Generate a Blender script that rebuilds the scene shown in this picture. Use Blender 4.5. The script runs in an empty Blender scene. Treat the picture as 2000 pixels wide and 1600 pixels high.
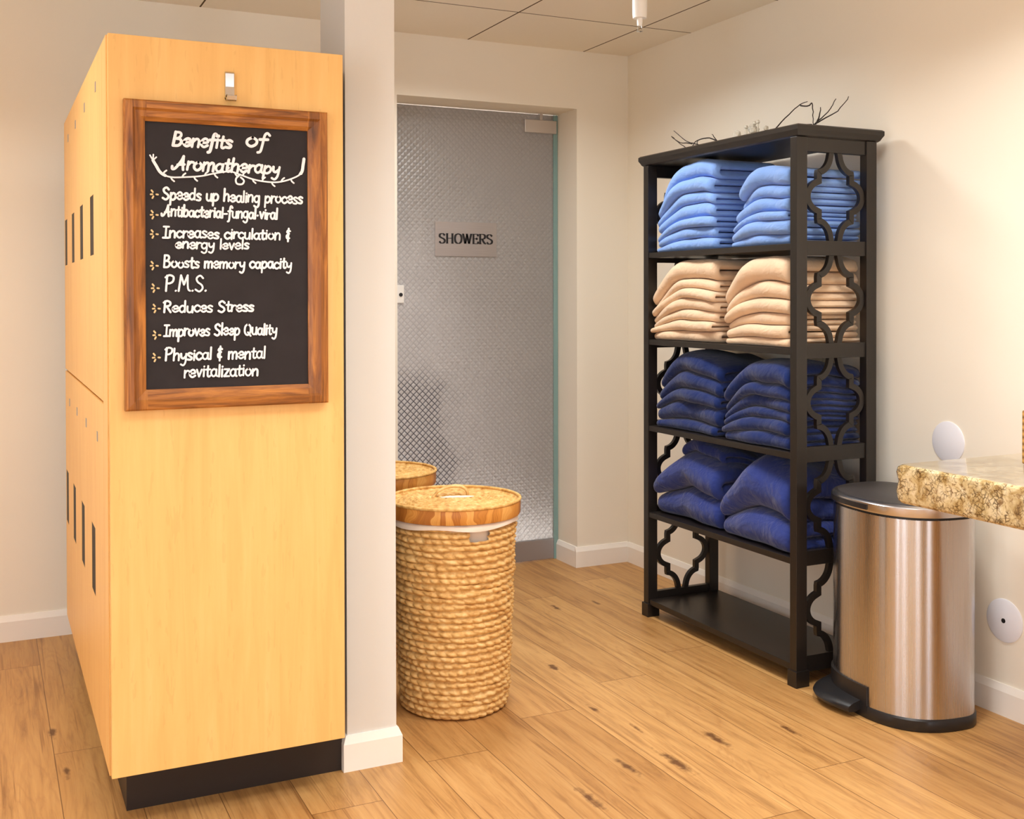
import bpy, bmesh, math, random
import numpy as np
from mathutils import Vector, Matrix
random.seed(7)
sc = bpy.context.scene
COL = sc.collection
PI = math.pi

# ------------------------------------------------------------------ helpers
def lin(c):
    return tuple(((v/255.0)/12.92 if v/255.0 <= 0.04045 else ((v/255.0+0.055)/1.055)**2.4) for v in c)+(1.0,)

class N:
    """small node-tree helper"""
    def __init__(s, name):
        s.m = bpy.data.materials.new(name); s.m.use_nodes = True
        s.t = s.m.node_tree; s.n = s.t.nodes; s.l = s.t.links
        s.b = s.n['Principled BSDF']
    def new(s, typ, **kw):
        nd = s.n.new(typ)
        for k, v in kw.items():
            if hasattr(nd, k) and k not in nd.inputs.keys(): setattr(nd, k, v)
        return nd
    def put(s, sock, v):
        if isinstance(v, bpy.types.NodeSocket): s.l.new(v, sock)
        else: sock.default_value = v
    def math(s, op, a, b=0.0, c=None):
        nd = s.n.new('ShaderNodeMath'); nd.operation = op
        s.put(nd.inputs[0], a); s.put(nd.inputs[1], b)
        if c is not None: s.put(nd.inputs[2], c)
        return nd.outputs[0]
    def obj(s):
        return s.n.new('ShaderNodeTexCoord').outputs['Object']
    def geo(s):
        return s.n.new('ShaderNodeNewGeometry').outputs['Position']
    def sep(s, v):
        nd = s.n.new('ShaderNodeSeparateXYZ'); s.l.new(v, nd.inputs[0]); return nd.outputs
    def comb(s, x=0.0, y=0.0, z=0.0):
        nd = s.n.new('ShaderNodeCombineXYZ')
        for i, v in enumerate((x, y, z)): s.put(nd.inputs[i], v)
        return nd.outputs[0]
    def noise(s, vec, scale=5.0, detail=4.0, rough=0.5, dist=0.0):
        nd = s.n.new('ShaderNodeTexNoise')
        s.l.new(vec, nd.inputs['Vector'])
        nd.inputs['Scale'].default_value = scale; nd.inputs['Detail'].default_value = detail
        nd.inputs['Roughness'].default_value = rough; nd.inputs['Distortion'].default_value = dist
        return nd.outputs['Fac']
    def ramp(s, fac, stops):
        nd = s.n.new('ShaderNodeValToRGB'); s.put(nd.inputs[0], fac)
        e = nd.color_ramp.elements
        while len(e) < len(stops): e.new(0.5)
        for i, (p, c) in enumerate(stops):
            e[i].position = p; e[i].color = c if len(c) == 4 else tuple(c)+(1,)
        return nd.outputs[0]
    def mix(s, fac, a, b, blend='MIX'):
        nd = s.n.new('ShaderNodeMix'); nd.data_type = 'RGBA'; nd.blend_type = blend
        s.put(nd.inputs[0], fac); s.put(nd.inputs[6], a); s.put(nd.inputs[7], b)
        return nd.outputs[2]
    def bump(s, h, strength=0.3, dist=0.002):
        nd = s.n.new('ShaderNodeBump'); s.put(nd.inputs['Height'], h)
        nd.inputs['Strength'].default_value = strength; nd.inputs['Distance'].default_value = dist
        s.l.new(nd.outputs[0], s.b.inputs['Normal'])
    def set(s, **kw):
        for k, v in kw.items(): s.put(s.b.inputs[k.replace('_', ' ')], v)
        return s.m

def plain(name, rgb, rough=0.5, metal=0.0, spec=0.5, nscale=0, nbump=0.0, ndist=0.001, vary=0.0):
    n = N(name)
    c = lin(rgb)
    if vary or nbump:
        f = n.noise(n.obj(), nscale or 30, 5)
    if vary:
        n.set(Base_Color=n.mix(f, tuple(v*(1-vary) for v in c[:3])+(1,), tuple(min(1, v*(1+vary)) for v in c[:3])+(1,)))
    else:
        n.set(Base_Color=c)
    n.set(Roughness=rough, Metallic=metal); n.put(n.b.inputs['Specular IOR Level'], spec)
    if nbump: n.bump(f, nbump, ndist)
    return n.m

def link(o, parent=None):
    COL.objects.link(o)
    if parent is not None: o.parent = parent
    return o

def root_loc(p):
    v = Vector((0, 0, 0))
    while p is not None:
        v += p.location; p = p.parent
    return v

def obj(name, bm, mat, parent=None, origin=None, smooth=None, label=None, bevel=None):
    """bmesh in world coordinates -> one mesh object (child of parent, or with its own origin)"""
    off = root_loc(parent) if parent is not None else Vector(origin or (0, 0, 0))
    bmesh.ops.translate(bm, verts=bm.verts, vec=-off)
    bmesh.ops.recalc_face_normals(bm, faces=bm.faces)
    me = bpy.data.meshes.new(name); bm.to_mesh(me); bm.free()
    o = bpy.data.objects.new(name, me)
    if mat is not None:
        for m in (mat if isinstance(mat, (list, tuple)) else [mat]): me.materials.append(m)
    if parent is None: o.location = off
    link(o, parent)
    if smooth is not None:
        for p in me.polygons: p.use_smooth = True
        if smooth < 179:
            md = None
            try: me.set_sharp_from_angle(angle=math.radians(smooth))
            except Exception: pass
    if bevel:
        md = o.modifiers.new('bevel', 'BEVEL'); md.width = bevel; md.segments = 2; md.limit_method = 'ANGLE'
        md.harden_normals = False
    if label: o['label'] = label
    return o

def tag(o, label, cat=None, group=None, kind=None):
    o['label'] = label
    if cat: o['category'] = cat
    if group: o['group'] = group
    if kind: o['kind'] = kind
    return o

def thing(name, loc, label, cat, group=None, kind=None):
    o = bpy.data.objects.new(name, None); o.location = loc; o.empty_display_size = 0.05
    link(o); return tag(o, label, cat, group, kind)

def box(bm, x0, x1, y0, y1, z0, z1):
    v = [bm.verts.new(p) for p in ((x0,y0,z0),(x1,y0,z0),(x1,y1,z0),(x0,y1,z0),(x0,y0,z1),(x1,y0,z1),(x1,y1,z1),(x0,y1,z1))]
    for f in ((0,3,2,1),(4,5,6,7),(0,1,5,4),(1,2,6,5),(2,3,7,6),(3,0,4,7)): bm.faces.new([v[i] for i in f])
    return v

def B(*a):
    bm = bmesh.new(); box(bm, *a); return bm

def prism(bm, pts, axis, a, b):
    """closed 2-D outline extruded along an axis ('x': pts are (y,z); 'y': (x,z); 'z': (x,y))"""
    def P(p, t):
        return {'x': (t, p[0], p[1]), 'y': (p[0], t, p[1]), 'z': (p[0], p[1], t)}[axis]
    A = [bm.verts.new(P(p, a)) for p in pts]; C = [bm.verts.new(P(p, b)) for p in pts]
    n = len(pts)
    for i in range(n): bm.faces.new((A[i], A[(i+1) % n], C[(i+1) % n], C[i]))
    bm.faces.new(A); bm.faces.new(list(reversed(C)))

def loft(bm, rings, closed=True, cap0=True, cap1=True):
    R = [[bm.verts.new(p) for p in r] for r in rings]
    n = len(R[0])
    for a, b in zip(R[:-1], R[1:]):
        for i in range(n if closed else n-1):
            bm.faces.new((a[i], a[(i+1) % n], b[(i+1) % n], b[i]))
    if cap0: bm.faces.new(R[0])
    if cap1: bm.faces.new(list(reversed(R[-1])))
    return R

def lathe(bm, prof, c, n=48, cap0=True, cap1=True):
    rings = [[(c[0]+r*math.cos(2*PI*i/n), c[1]+r*math.sin(2*PI*i/n), z) for i in range(n)] for r, z in prof]
    loft(bm, rings, True, cap0, cap1)

def tube(bm, pts, r, n=6, r2=None):
    pts = [Vector(p) for p in pts]
    rings = []
    for i, p in enumerate(pts):
        d = (pts[min(i+1, len(pts)-1)]-pts[max(i-1, 0)]).normalized()
        a = d.cross(Vector((0.31, 0.22, 0.93)))
        if a.length < 1e-4: a = d.cross(Vector((1, 0, 0)))
        a.normalize(); b = d.cross(a)
        rr = r if r2 is None else r+(r2-r)*i/(len(pts)-1)
        rings.append([p+a*rr*math.cos(2*PI*k/n)+b*rr*math.sin(2*PI*k/n) for k in range(n)])
    loft(bm, rings)

def catmull(pts, k=5):
    if len(pts) < 3: return list(pts)
    P = [pts[0]]+list(pts)+[pts[-1]]; out = []
    for i in range(1, len(P)-2):
        for j in range(k):
            t = j/k
            out.append(tuple(0.5*((2*P[i][d])+(-P[i-1][d]+P[i+1][d])*t+(2*P[i-1][d]-5*P[i][d]+4*P[i+1][d]-P[i+2][d])*t*t
                       +(-P[i-1][d]+3*P[i][d]-3*P[i+1][d]+P[i+2][d])*t**3) for d in range(len(pts[0]))))
    out.append(tuple(pts[-1])); return out

def ribbon(bm, pts, w, put, nib=None):
    """flat chalk / ink stroke with round ends; put maps (u, v) to a 3-D point"""
    n = len(pts); L = []; Rr = []
    for i, p in enumerate(pts):
        a = pts[max(i-1, 0)]; b = pts[min(i+1, n-1)]
        dx, dy = b[0]-a[0], b[1]-a[1]; l = math.hypot(dx, dy) or 1e-9
        nx, ny = -dy/l, dx/l
        ww = w if nib is None else (nib[0]*abs(nx)+nib[1]*abs(ny))
        ww *= 0.5
        L.append((p[0]+nx*ww, p[1]+ny*ww)); Rr.append((p[0]-nx*ww, p[1]-ny*ww))
    A = [bm.verts.new(put(*p)) for p in L]; C = [bm.verts.new(put(*p)) for p in Rr]
    for i in range(n-1): bm.faces.new((A[i], C[i], C[i+1], A[i+1]))
    if nib is None:
        for e, s in ((0, -1), (n-1, 1)):
            q = pts[1] if e == 0 else pts[-2]
            ang = math.atan2(pts[e][1]-q[1], pts[e][0]-q[0])
            ring = [bm.verts.new(put(pts[e][0]+w/2*math.cos(ang+PI/2-PI*k/6), pts[e][1]+w/2*math.sin(ang+PI/2-PI*k/6))) for k in range(7)]
            bm.faces.new(ring)

# ------------------------------------------------------------------ key dimensions (metres)
KX, KY, HC = 2.889, 4.729, 2.506      # right wall, back wall, ceiling
LY = 4.663                            # back wall left of the column
JX, HT, DOORY = 2.600, 2.226, 4.935   # door opening

# ------------------------------------------------------------------ materials
def m_wall(name, rgb):
    n = N(name); f = n.noise(n.obj(), 140, 3); g = n.noise(n.obj(), 1.3, 2)
    c = lin(rgb)
    n.set(Base_Color=n.mix(g, tuple(v*0.97 for v in c[:3])+(1,), c), Roughness=0.75)
    n.put(n.b.inputs['Specular IOR Level'], 0.25); n.bump(f, 0.12, 0.001); return n.m
M_WALL = m_wall('wall_paint', (245, 238, 224))
M_WHITE = m_wall('column_paint', (226, 224, 219))
M_TRIM = plain('trim_paint', (247, 242, 235), 0.35, vary=0.01)

def m_ceiling():
    n = N('ceiling_tiles'); x, y, z = n.sep(n.geo())
    def seam(v, off):
        f = n.math('FRACT', n.math('DIVIDE', n.math('SUBTRACT', v, off), 0.61))
        d = n.math('MINIMUM', f, n.math('SUBTRACT', 1.0, f))
        return n.math('LESS_THAN', d, 0.006)
    s = n.math('MAXIMUM', seam(x, 2.637), seam(y, 4.187))
    f = n.noise(n.geo(), 220, 3)
    col = n.mix(f, lin((242, 234, 219)), lin((247, 240, 226)))
    n.set(Base_Color=n.mix(s, col, lin((96, 80, 60))), Roughness=0.9)
    n.put(n.b.inputs['Specular IOR Level'], 0.1)
    n.bump(n.math('SUBTRACT', f, n.math('MULTIPLY', s, 2.0)), 0.25, 0.001); return n.m
M_CEIL = m_ceiling()

KNOTS = [(1.82,3.49,1.0),(2.18,4.15,.8),(2.37,4.15,.8),(1.62,2.66,1.),(1.43,2.53,1.2),(1.76,2.62,1.5),(1.96,2.71,1.3),(2.2,2.67,.8),(1.75,3.08,.8),(1.79,2.88,.7),(0.18,3.62,.9),(0.2,3.3,.7)]
def m_floor():
    n = N('oak_planks'); x, y, z = n.sep(n.geo())
    u = n.math('DIVIDE', n.math('SUBTRACT', x, 1.885), 0.19)
    row = n.math('FLOOR', u); fu = n.math('FRACT', u)
    v = n.math('DIVIDE', n.math('ADD', n.math('SUBTRACT', y, 3.28), n.math('MULTIPLY', row, 0.863)), 1.9)
    idx = n.math('FLOOR', v); fv = n.math('FRACT', v)
    wn = n.n.new('ShaderNodeTexWhiteNoise'); n.l.new(n.comb(row, idx, 0.3), wn.inputs['Vector'])
    rnd = wn.outputs['Value']
    gv = n.comb(n.math('MULTIPLY', x, 34.0), n.math('ADD', n.math('MULTIPLY', y, 2.2), n.math('MULTIPLY', rnd, 30.0)), n.math('MULTIPLY', rnd, 40.0))
    g1 = n.noise(gv, 1.0, 6, 0.62, 0.8)
    gv2 = n.comb(n.math('MULTIPLY', x, 9.0), n.math('ADD', n.math('MULTIPLY', y, 0.9), n.math('MULTIPLY', rnd, 30.0)), n.math('MULTIPLY', rnd, 40.0))
    g2 = n.noise(gv2, 1.0, 4, 0.55, 2.2)
    ring = n.math('PINGPONG', n.math('MULTIPLY', g2, 16.0), 1.0)        # cathedral figure
    ringd = n.math('POWER', ring, 3.0)
    base = n.ramp(rnd, [(0.0, lin((172, 124, 70))), (0.35, lin((192, 144, 84))), (0.7, lin((206, 158, 98))), (1.0, lin((182, 134, 78)))])
    c = n.mix(n.math('MULTIPLY', ringd, 0.42), base, lin((150, 98, 52)))
    fine = n.ramp(g1, [(0.30, lin((112, 70, 34))), (0.48, lin((194, 146, 88))), (0.72, lin((224, 180, 118)))])
    c = n.mix(0.42, c, fine)
    st = n.noise(n.comb(n.math('MULTIPLY', x, 70.0), n.math('ADD', n.math('MULTIPLY', y, 1.1), n.math('MULTIPLY', rnd, 50.0)), n.math('MULTIPLY', rnd, 9.0)), 1.0, 3, 0.5, 1.4)
    c = n.mix(n.math('MULTIPLY', n.ramp(st, [(0.30, (1,1,1)), (0.40, (0,0,0))]), 0.55), c, lin((128, 82, 40)))
    # knots: dark elongated marks in the wood itself
    kn = None
    wob = n.noise(n.geo(), 26, 3)
    for kx, ky, ks in KNOTS:
        dx = n.math('MULTIPLY', n.math('SUBTRACT', x, kx), 70.0/ks)
        dy = n.math('MULTIPLY', n.math('SUBTRACT', y, ky), 16.0/ks)
        d = n.math('SQRT', n.math('ADD', n.math('MULTIPLY', dx, dx), n.math('MULTIPLY', dy, dy)))
        k = n.math('SUBTRACT', 1.0, n.math('ADD', d, n.math('MULTIPLY', n.math('SUBTRACT', wob, 0.5), 2.2)))
        kn = k if kn is None else n.math('MAXIMUM', kn, k)
    c = n.mix(n.ramp(kn, [(0.0, (0,0,0)), (0.7, (.85,.85,.85))]), c, lin((84, 46, 20)))
    # seams
    d1 = n.math('MINIMUM', fu, n.math('SUBTRACT', 1.0, fu)); d2 = n.math('MINIMUM', fv, n.math('SUBTRACT', 1.0, fv))
    s = n.math('MAXIMUM', n.math('LESS_THAN', d1, 0.0065), n.math('LESS_THAN', d2, 0.0007))
    c = n.mix(n.math('MULTIPLY', s, 0.75), c, lin((96, 58, 28)))
    n.set(Base_Color=c, Roughness=n.math('ADD', 0.36, n.math('MULTIPLY', g1, 0.14)))
    n.put(n.b.inputs['Specular IOR Level'], 0.4)
    n.bump(n.math('SUBTRACT', n.math('MULTIPLY', g1, 0.4), s), 0.22, 0.0015); return n.m
M_FLOOR = m_floor()

def m_laminate():
    n = N('maple_laminate'); x, y, z = n.sep(n.geo())
    g = n.noise(n.comb(n.math('MULTIPLY', x, 30.0), n.math('MULTIPLY', y, 30.0), n.math('MULTIPLY', z, 2.0)), 1.0, 5, 0.6, 0.5)
    fl = n.noise(n.comb(n.math('MULTIPLY', x, 90.0), n.math('MULTIPLY', y, 90.0), n.math('MULTIPLY', z, 14.0)), 1.0, 2)
    c = n.ramp(g, [(0.25, lin((236, 184, 110))), (0.55, lin((243, 195, 121))), (0.8, lin((246, 203, 132)))])
    c = n.mix(n.math('MULTIPLY', n.math('GREATER_THAN', fl, 0.66), 0.16), c, lin((205, 150, 84)))
    n.set(Base_Color=c, Roughness=0.42); n.put(n.b.inputs['Specular IOR Level'], 0.35); return n.m
M_LAM = m_laminate()
M_DARK = plain('dark_slot', (20, 16, 13), 0.6)
M_KICK = plain('black_kick', (38, 28, 24), 0.5, vary=0.05)
M_GAP = plain('edge_band', (46, 32, 20), 0.6)

def m_framewood():
    n = N('stained_frame_wood'); x, y, z = n.sep(n.geo())
    g = n.noise(n.comb(n.math('MULTIPLY', x, 60.0), y, n.math('MULTIPLY', z, 4.0)), 1.0, 5, 0.6, 1.0)
    h = n.noise(n.comb(n.math('MULTIPLY', x, 5.0), y, n.math('MULTIPLY', z, 70.0)), 1.0, 5, 0.6, 1.0)
    geo = n.n.new('ShaderNodeNewGeometry')
    # grain follows each rail: the upright rails are within 0.05 of the sides
    side = n.math('GREATER_THAN', n.math('ABSOLUTE', n.math('SUBTRACT', x, 0.5605)), 0.2)
    f = n.mix(side, h, g)
    c = n.ramp(f, [(0.25, lin((78, 42, 14))), (0.48, lin((148, 88, 32))), (0.70, lin((200, 130, 56)))])
    n.set(Base_Color=c, Roughness=0.42); n.bump(f, 0.2, 0.001); return n.m
M_FRAME = m_framewood()
def m_board():
    n = N('chalkboard_slate'); f = n.noise(n.geo(), 14, 4)
    n.set(Base_Color=n.mix(f, lin((34, 29, 30)), lin((52, 46, 47))), Roughness=0.6)
    n.put(n.b.inputs['Specular IOR Level'], 0.25); return n.m
M_BOARD = m_board()
M_CHALK = plain('chalk', (246, 242, 244), 0.9, vary=0.06, nscale=300, spec=0.05)
M_CHALK2 = plain('tan_chalk', (222, 196, 146), 0.9, spec=0.05)
M_CHROME = plain('chrome', (205, 203, 200), 0.16, 1.0)

def m_glass():
    """frosted door glass with an etched diamond lattice"""
    n = N('etched_glass'); x, y, z = n.sep(n.geo())
    a = n.math('DIVIDE', n.math('ADD', x, z), 0.0305); b = n.math('DIVIDE', n.math('SUBTRACT', x, z), 0.0305)
    def tri(v):
        f = n.math('FRACT', v); return n.math('MINIMUM', f, n.math('SUBTRACT', 1.0, f))
    ta, tb = tri(a), tri(b)
    d = n.math('MINIMUM', ta, tb)                                  # 0 on the groove, 0.5 at the lozenge centre
    groove = n.ramp(d, [(0.0, (1,1,1)), (0.16, (0,0,0))])
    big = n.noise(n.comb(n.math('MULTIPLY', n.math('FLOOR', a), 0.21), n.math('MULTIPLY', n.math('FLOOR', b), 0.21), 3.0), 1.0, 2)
    # reflection contrast painted in: groove lines darkest low on the latch side, fading hingeward
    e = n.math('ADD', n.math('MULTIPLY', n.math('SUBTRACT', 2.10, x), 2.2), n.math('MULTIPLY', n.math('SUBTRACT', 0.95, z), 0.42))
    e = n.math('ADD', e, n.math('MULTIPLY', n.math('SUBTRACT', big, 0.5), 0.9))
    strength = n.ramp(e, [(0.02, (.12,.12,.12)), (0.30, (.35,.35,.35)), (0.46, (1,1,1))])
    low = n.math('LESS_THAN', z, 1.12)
    refl_contrast = n.math('MULTIPLY', strength, n.math('ADD', 0.30, n.math('MULTIPLY', n.ramp(z, [(0.9, (1,1,1)), (1.0, (0,0,0))]), 0.75)))
    k = n.math('MULTIPLY', groove, n.math('ADD', refl_contrast, 0.07))
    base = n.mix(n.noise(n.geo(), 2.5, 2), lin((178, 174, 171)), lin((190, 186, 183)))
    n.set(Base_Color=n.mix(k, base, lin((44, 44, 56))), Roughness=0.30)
    n.put(n.b.inputs['Transmission Weight'], 0.42); n.put(n.b.inputs['IOR'], 1.45)
    n.bump(n.math('MULTIPLY', d, 2.0), 0.6, 0.004); return n.m
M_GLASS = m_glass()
M_EDGE = plain('green_glass_edge', (128, 160, 158), 0.2)
M_ALU = plain('satin_aluminium', (206, 200, 196), 0.38, 0.75)
M_ALUDK = plain('rail_aluminium', (165, 162, 164), 0.4, 0.6)
def m_plate():
    n = N('brushed_plate'); x, y, z = n.sep(n.geo())
    g = n.noise(n.comb(n.math('MULTIPLY', x, 8.0), y, n.math('MULTIPLY', z, 600.0)), 1.0, 3)
    n.set(Base_Color=n.mix(g, lin((176, 168, 164)), lin((204, 197, 192))), Roughness=0.42, Metallic=0.75); return n.m
M_PLATE = m_plate()
M_INK = plain('black_ink', (22, 20, 24), 0.6)

def m_rope(name, lo, mid, hi):
    n = N(name); f = n.noise(n.obj(), 55, 4); g = n.noise(n.obj(), 9, 3)
    c = n.ramp(f, [(0.25, lin(lo)), (0.5, lin(mid)), (0.75, lin(hi))])
    n.set(Base_Color=n.mix(n.math('MULTIPLY', g, 0.35), c, lin(lo)), Roughness=0.6)
    n.put(n.b.inputs['Specular IOR Level'], 0.35); n.bump(n.noise(n.obj(), 240, 2), 0.35, 0.001); return n.m
M_ROPE = m_rope('seagrass_rope', (186, 136, 72), (232, 188, 120), (250, 220, 160))
M_LIDTOP = m_rope('woven_lid', (176, 122, 56), (228, 180, 106), (250, 218, 152))
def m_band():
    n = N('bamboo_band'); x, y, z = n.sep(n.obj())
    ang = n.math('ADD', n.math('MULTIPLY', n.math('ARCTAN2', y, x), 9.0), n.math('MULTIPLY', n.noise(n.obj(), 9, 2), 5.0))
    wn = n.n.new('ShaderNodeTexWhiteNoise'); wn.noise_dimensions = '1D'; n.l.new(n.math('FLOOR', ang), wn.inputs['W'])
    f = n.noise(n.comb(n.math('MULTIPLY', ang, 3.0), z, 0.0), 2.0, 4)
    c = n.ramp(n.math('ADD', n.math('MULTIPLY', wn.outputs['Value'], 0.5), n.math('MULTIPLY', f, 0.5)), [(0.2, lin((168, 98, 34))), (0.5, lin((214, 144, 62))), (0.8, lin((234, 176, 96)))])
    n.set(Base_Color=c, Roughness=0.45); return n.m
M_BAND = m_band()
M_LINER = plain('cotton_liner', (240, 226, 212), 0.9, vary=0.03, nscale=60, nbump=0.2)

def m_black():
    n = N('black_lacquer_wood'); f = n.noise(n.obj(), 9, 4)
    n.set(Base_Color=n.mix(f, lin((26, 21, 18)), lin((36, 30, 26))), Roughness=0.34)
    n.put(n.b.inputs['Specular IOR Level'], 0.5); return n.m
M_BLACK = m_black()

def m_terry(name, rgb, vary=0.10, sheen=0.25, wr=1.5):
    n = N(name); f = n.noise(n.obj(), 900, 2); g = n.noise(n.obj(), 11, 4); c = lin(rgb)
    n.set(Base_Color=n.mix(g, tuple(v*(1-vary) for v in c[:3])+(1,), tuple(min(1, v*(1+vary)) for v in c[:3])+(1,)), Roughness=0.95)
    n.put(n.b.inputs['Specular IOR Level'], 0.05)
    n.put(n.b.inputs['Sheen Weight'], sheen); n.put(n.b.inputs['Sheen Roughness'], 0.5)
    h = n.math('ADD', n.math('MULTIPLY', f, 0.25), n.math('MULTIPLY', n.noise(n.obj(), 22, 3, 0.5, 1.2), 1.6))
    h = n.math('ADD', h, n.math('MULTIPLY', n.noise(n.obj(), 9, 2, 0.5, 2.5), wr))
    n.bump(h, 0.45, 0.007); return n.m
M_BLUE = m_terry('blue_terry', (128, 164, 226))
M_TAN = m_terry('tan_terry', (230, 200, 168))
M_NAVY = m_terry('navy_terry', (27, 44, 98))
M_NAVY2 = m_terry('navy_plush', (46, 60, 126), 0.12, 0.25, 3.5)

ANR = 0.25
def m_steel():
    n = N('brushed_steel'); x, y, z = n.sep(n.obj())
    ang = n.math('ARCTAN2', y, x)
    g = n.noise(n.comb(n.math('MULTIPLY', ang, 60.0), n.math('MULTIPLY', z, 0.6), 0.0), 1.0, 4, 0.6)
    n.set(Base_Color=lin((204, 201, 202)), Metallic=1.0, Roughness=n.math('ADD', 0.24, n.math('MULTIPLY', g, 0.06)))
    n.put(n.b.inputs['Anisotropic'], 0.9); n.put(n.b.inputs['Anisotropic Rotation'], ANR)
    tg = n.n.new('ShaderNodeTangent'); tg.direction_type = 'RADIAL'; tg.axis = 'Z'
    n.l.new(tg.outputs[0], n.b.inputs['Tangent'])
    return n.m
M_STEEL = m_steel()
M_STEELRIM = plain('polished_steel', (214, 214, 220), 0.26, 1.0)
M_PLAST = plain('black_plastic', (30, 29, 31), 0.38, vary=0.05)
M_PLAST2 = plain('charcoal_lid', (58, 54, 54), 0.45, vary=0.04)

def m_granite():
    n = N('granite'); P = n.obj()
    w = n.n.new('ShaderNodeVectorMath'); w.operation = 'ADD'
    nz = n.n.new('ShaderNodeTexNoise'); nz.inputs['Scale'].default_value = 24; n.l.new(P, nz.inputs['Vector'])
    sc_ = n.n.new('ShaderNodeVectorMath'); sc_.operation = 'SCALE'; sc_.inputs['Scale'].default_value = 0.03
    n.l.new(nz.outputs['Color'], sc_.inputs[0]); n.l.new(P, w.inputs[0]); n.l.new(sc_.outputs[0], w.inputs[1])
    v = n.n.new('ShaderNodeTexVoronoi'); v.feature = 'DISTANCE_TO_EDGE'; v.inputs['Scale'].default_value = 88
    n.l.new(w.outputs[0], v.inputs['Vector'])
    big = n.noise(P, 26, 5, 0.6, 0.6)
    c = n.ramp(big, [(0.24, lin((112, 82, 40))), (0.38, lin((176, 148, 96))), (0.54, lin((212, 192, 148))), (0.76, lin((232, 218, 186)))])
    vein = n.ramp(v.outputs['Distance'], [(0.0, (1,1,1)), (0.13, (0,0,0))])
    vm = n.math('MULTIPLY', vein, n.ramp(n.noise(P, 30, 3), [(0.44, (0,0,0)), (0.58, (1,1,1))]))
    bl = n.ramp(n.noise(P, 62, 4, 0.65, 1.0), [(0.54, (0,0,0)), (0.64, (1,1,1))])
    c = n.mix(n.math('MULTIPLY', bl, 0.75), c, lin((122, 84, 36)))
    c = n.mix(n.math('MULTIPLY', vm, 0.92), c, lin((70, 46, 20)))
    spk = n.ramp(n.noise(P, 120, 2), [(0.62, (0,0,0)), (0.7, (1,1,1))])
    c = n.mix(n.math('MULTIPLY', spk, 0.6), c, lin((120, 84, 38)))
    n.set(Base_Color=c, Roughness=0.12); n.put(n.b.inputs['Coat Weight'], 0.6); n.put(n.b.inputs['Coat Roughness'], 0.08); return n.m
M_GRAN = m_granite()
M_COVER = plain('white_plastic_plate', (238, 240, 250), 0.35)
M_TWIG = plain('dark_twig', (46, 34, 28), 0.8, vary=0.2)
M_CRYS = N('glass_pebble'); M_CRYS.set(Base_Color=lin((250, 246, 234)), Roughness=0.08); M_CRYS.put(M_CRYS.b.inputs['Transmission Weight'], 0.55); M_CRYS = M_CRYS.m
def m_wicker():
    n = N('striped_wicker'); x, y, z = n.sep(n.obj())
    s = n.math('PINGPONG', n.math('MULTIPLY', z, 110.0), 1.0)
    n.set(Base_Color=n.mix(s, lin((110, 72, 30)), lin((206, 158, 88))), Roughness=0.6); return n.m
M_WICK = m_wicker()
M_SPR = plain('white_enamel', (240, 238, 234), 0.3)

# ------------------------------------------------------------------ the setting
def struct(name, bm, mat, label, cat, **k):
    o = obj(name, bm, mat, **k); return tag(o, label, cat, kind='structure')

FILL_GLOW = 8.0  # glow of the added unseen fill panels
X0, Y0 = -1.7, -1.9                                    # room limits behind and left of the camera
struct('floor', B(X0-.1, KX+.15, Y0-.1, 6.6, -0.1, 0.0), M_FLOOR, 'warm oak plank floor with dark knots', 'floor')
struct('ceiling', B(X0-.1, KX+.15, Y0-.1, 6.6, HC, HC+.1), M_CEIL, 'beige suspended ceiling of square tiles', 'ceiling')
bm = bmesh.new()
box(bm, X0-.1, 1.5, LY, KY+.15, 0, HC)
box(bm, 1.5, 1.68, KY, KY+.25, 0, HC)
box(bm, JX, KX+.15, KY, KY+.25, 0, HC)
box(bm, 1.68, JX, KY, KY+.25, HT, HC)
struct('wall_back', bm, M_WALL, 'cream wall around the frosted shower door', 'wall')
struct('wall_right', B(KX, KX+.15, Y0-.1, KY, 0, HC), M_WALL, 'cream wall behind the black shelf and counter', 'wall')
struct('wall_left', B(X0-.1, X0, Y0-.1, LY, 0, HC), M_WALL, 'cream wall on the far left side of the room', 'wall')
struct('wall_front', B(X0, KX, Y0-.1, Y0, 0, HC), M_WALL, 'cream wall facing the shower door', 'wall')
struct('wall_middle', B(0.906, 1.0503, 2.977, 3.221, 0, HC), M_WHITE, 'slim white wall end between lockers and laundry baskets', 'wall')
struct('floor_shower', B(1.5, KX+.15, DOORY+.06, 6.2, 0, .006), plain('pale_shower_floor', (214, 214, 216), .5), 'pale tiled floor of the shower room beyond the frosted door', 'floor')
struct('wall_shower', B(1.0, KX+.15, 6.2, 6.35, 0, HC), plain('shower_tile', (170, 168, 170), 0.5), 'grey wall inside the shower room', 'wall')

def skirting(bm, p0, p1, nrm, h=0.098, t=0.014):
    """moulded skirting along p0-p1 standing t proud of the wall, nrm points into the room"""
    prof = [(0, 0), (t, 0), (t, h*0.78), (t*0.35, h), (0, h)]
    rings = []
    for p in (p0, p1): rings.append([(p[0]+nrm[0]*a, p[1]+nrm[1]*a, z) for a, z in prof])
    loft(bm, rings)
t = 0.014
bm = bmesh.new(); skirting(bm, (JX-t, KY), (KX, KY), (0, -1)); skirting(bm, (JX, KY), (JX, DOORY-.013), (-1, 0))
struct('baseboard_back', bm, M_TRIM, 'white baseboard turning into the shower doorway', 'baseboard')
bm = bmesh.new(); skirting(bm, (KX, KY), (KX, Y0), (-1, 0))
struct('baseboard_right', bm, M_TRIM, 'white baseboard running behind the black shelf', 'baseboard')
bm = bmesh.new(); skirting(bm, (X0, LY), (1.5, LY), (0, -1))
struct('baseboard_left', bm, M_TRIM, 'white baseboard left of the lockers', 'baseboard')
bm = bmesh.new()
a0, a1, b0, b1 = 0.906, 1.0503, 2.977, 3.221
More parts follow.
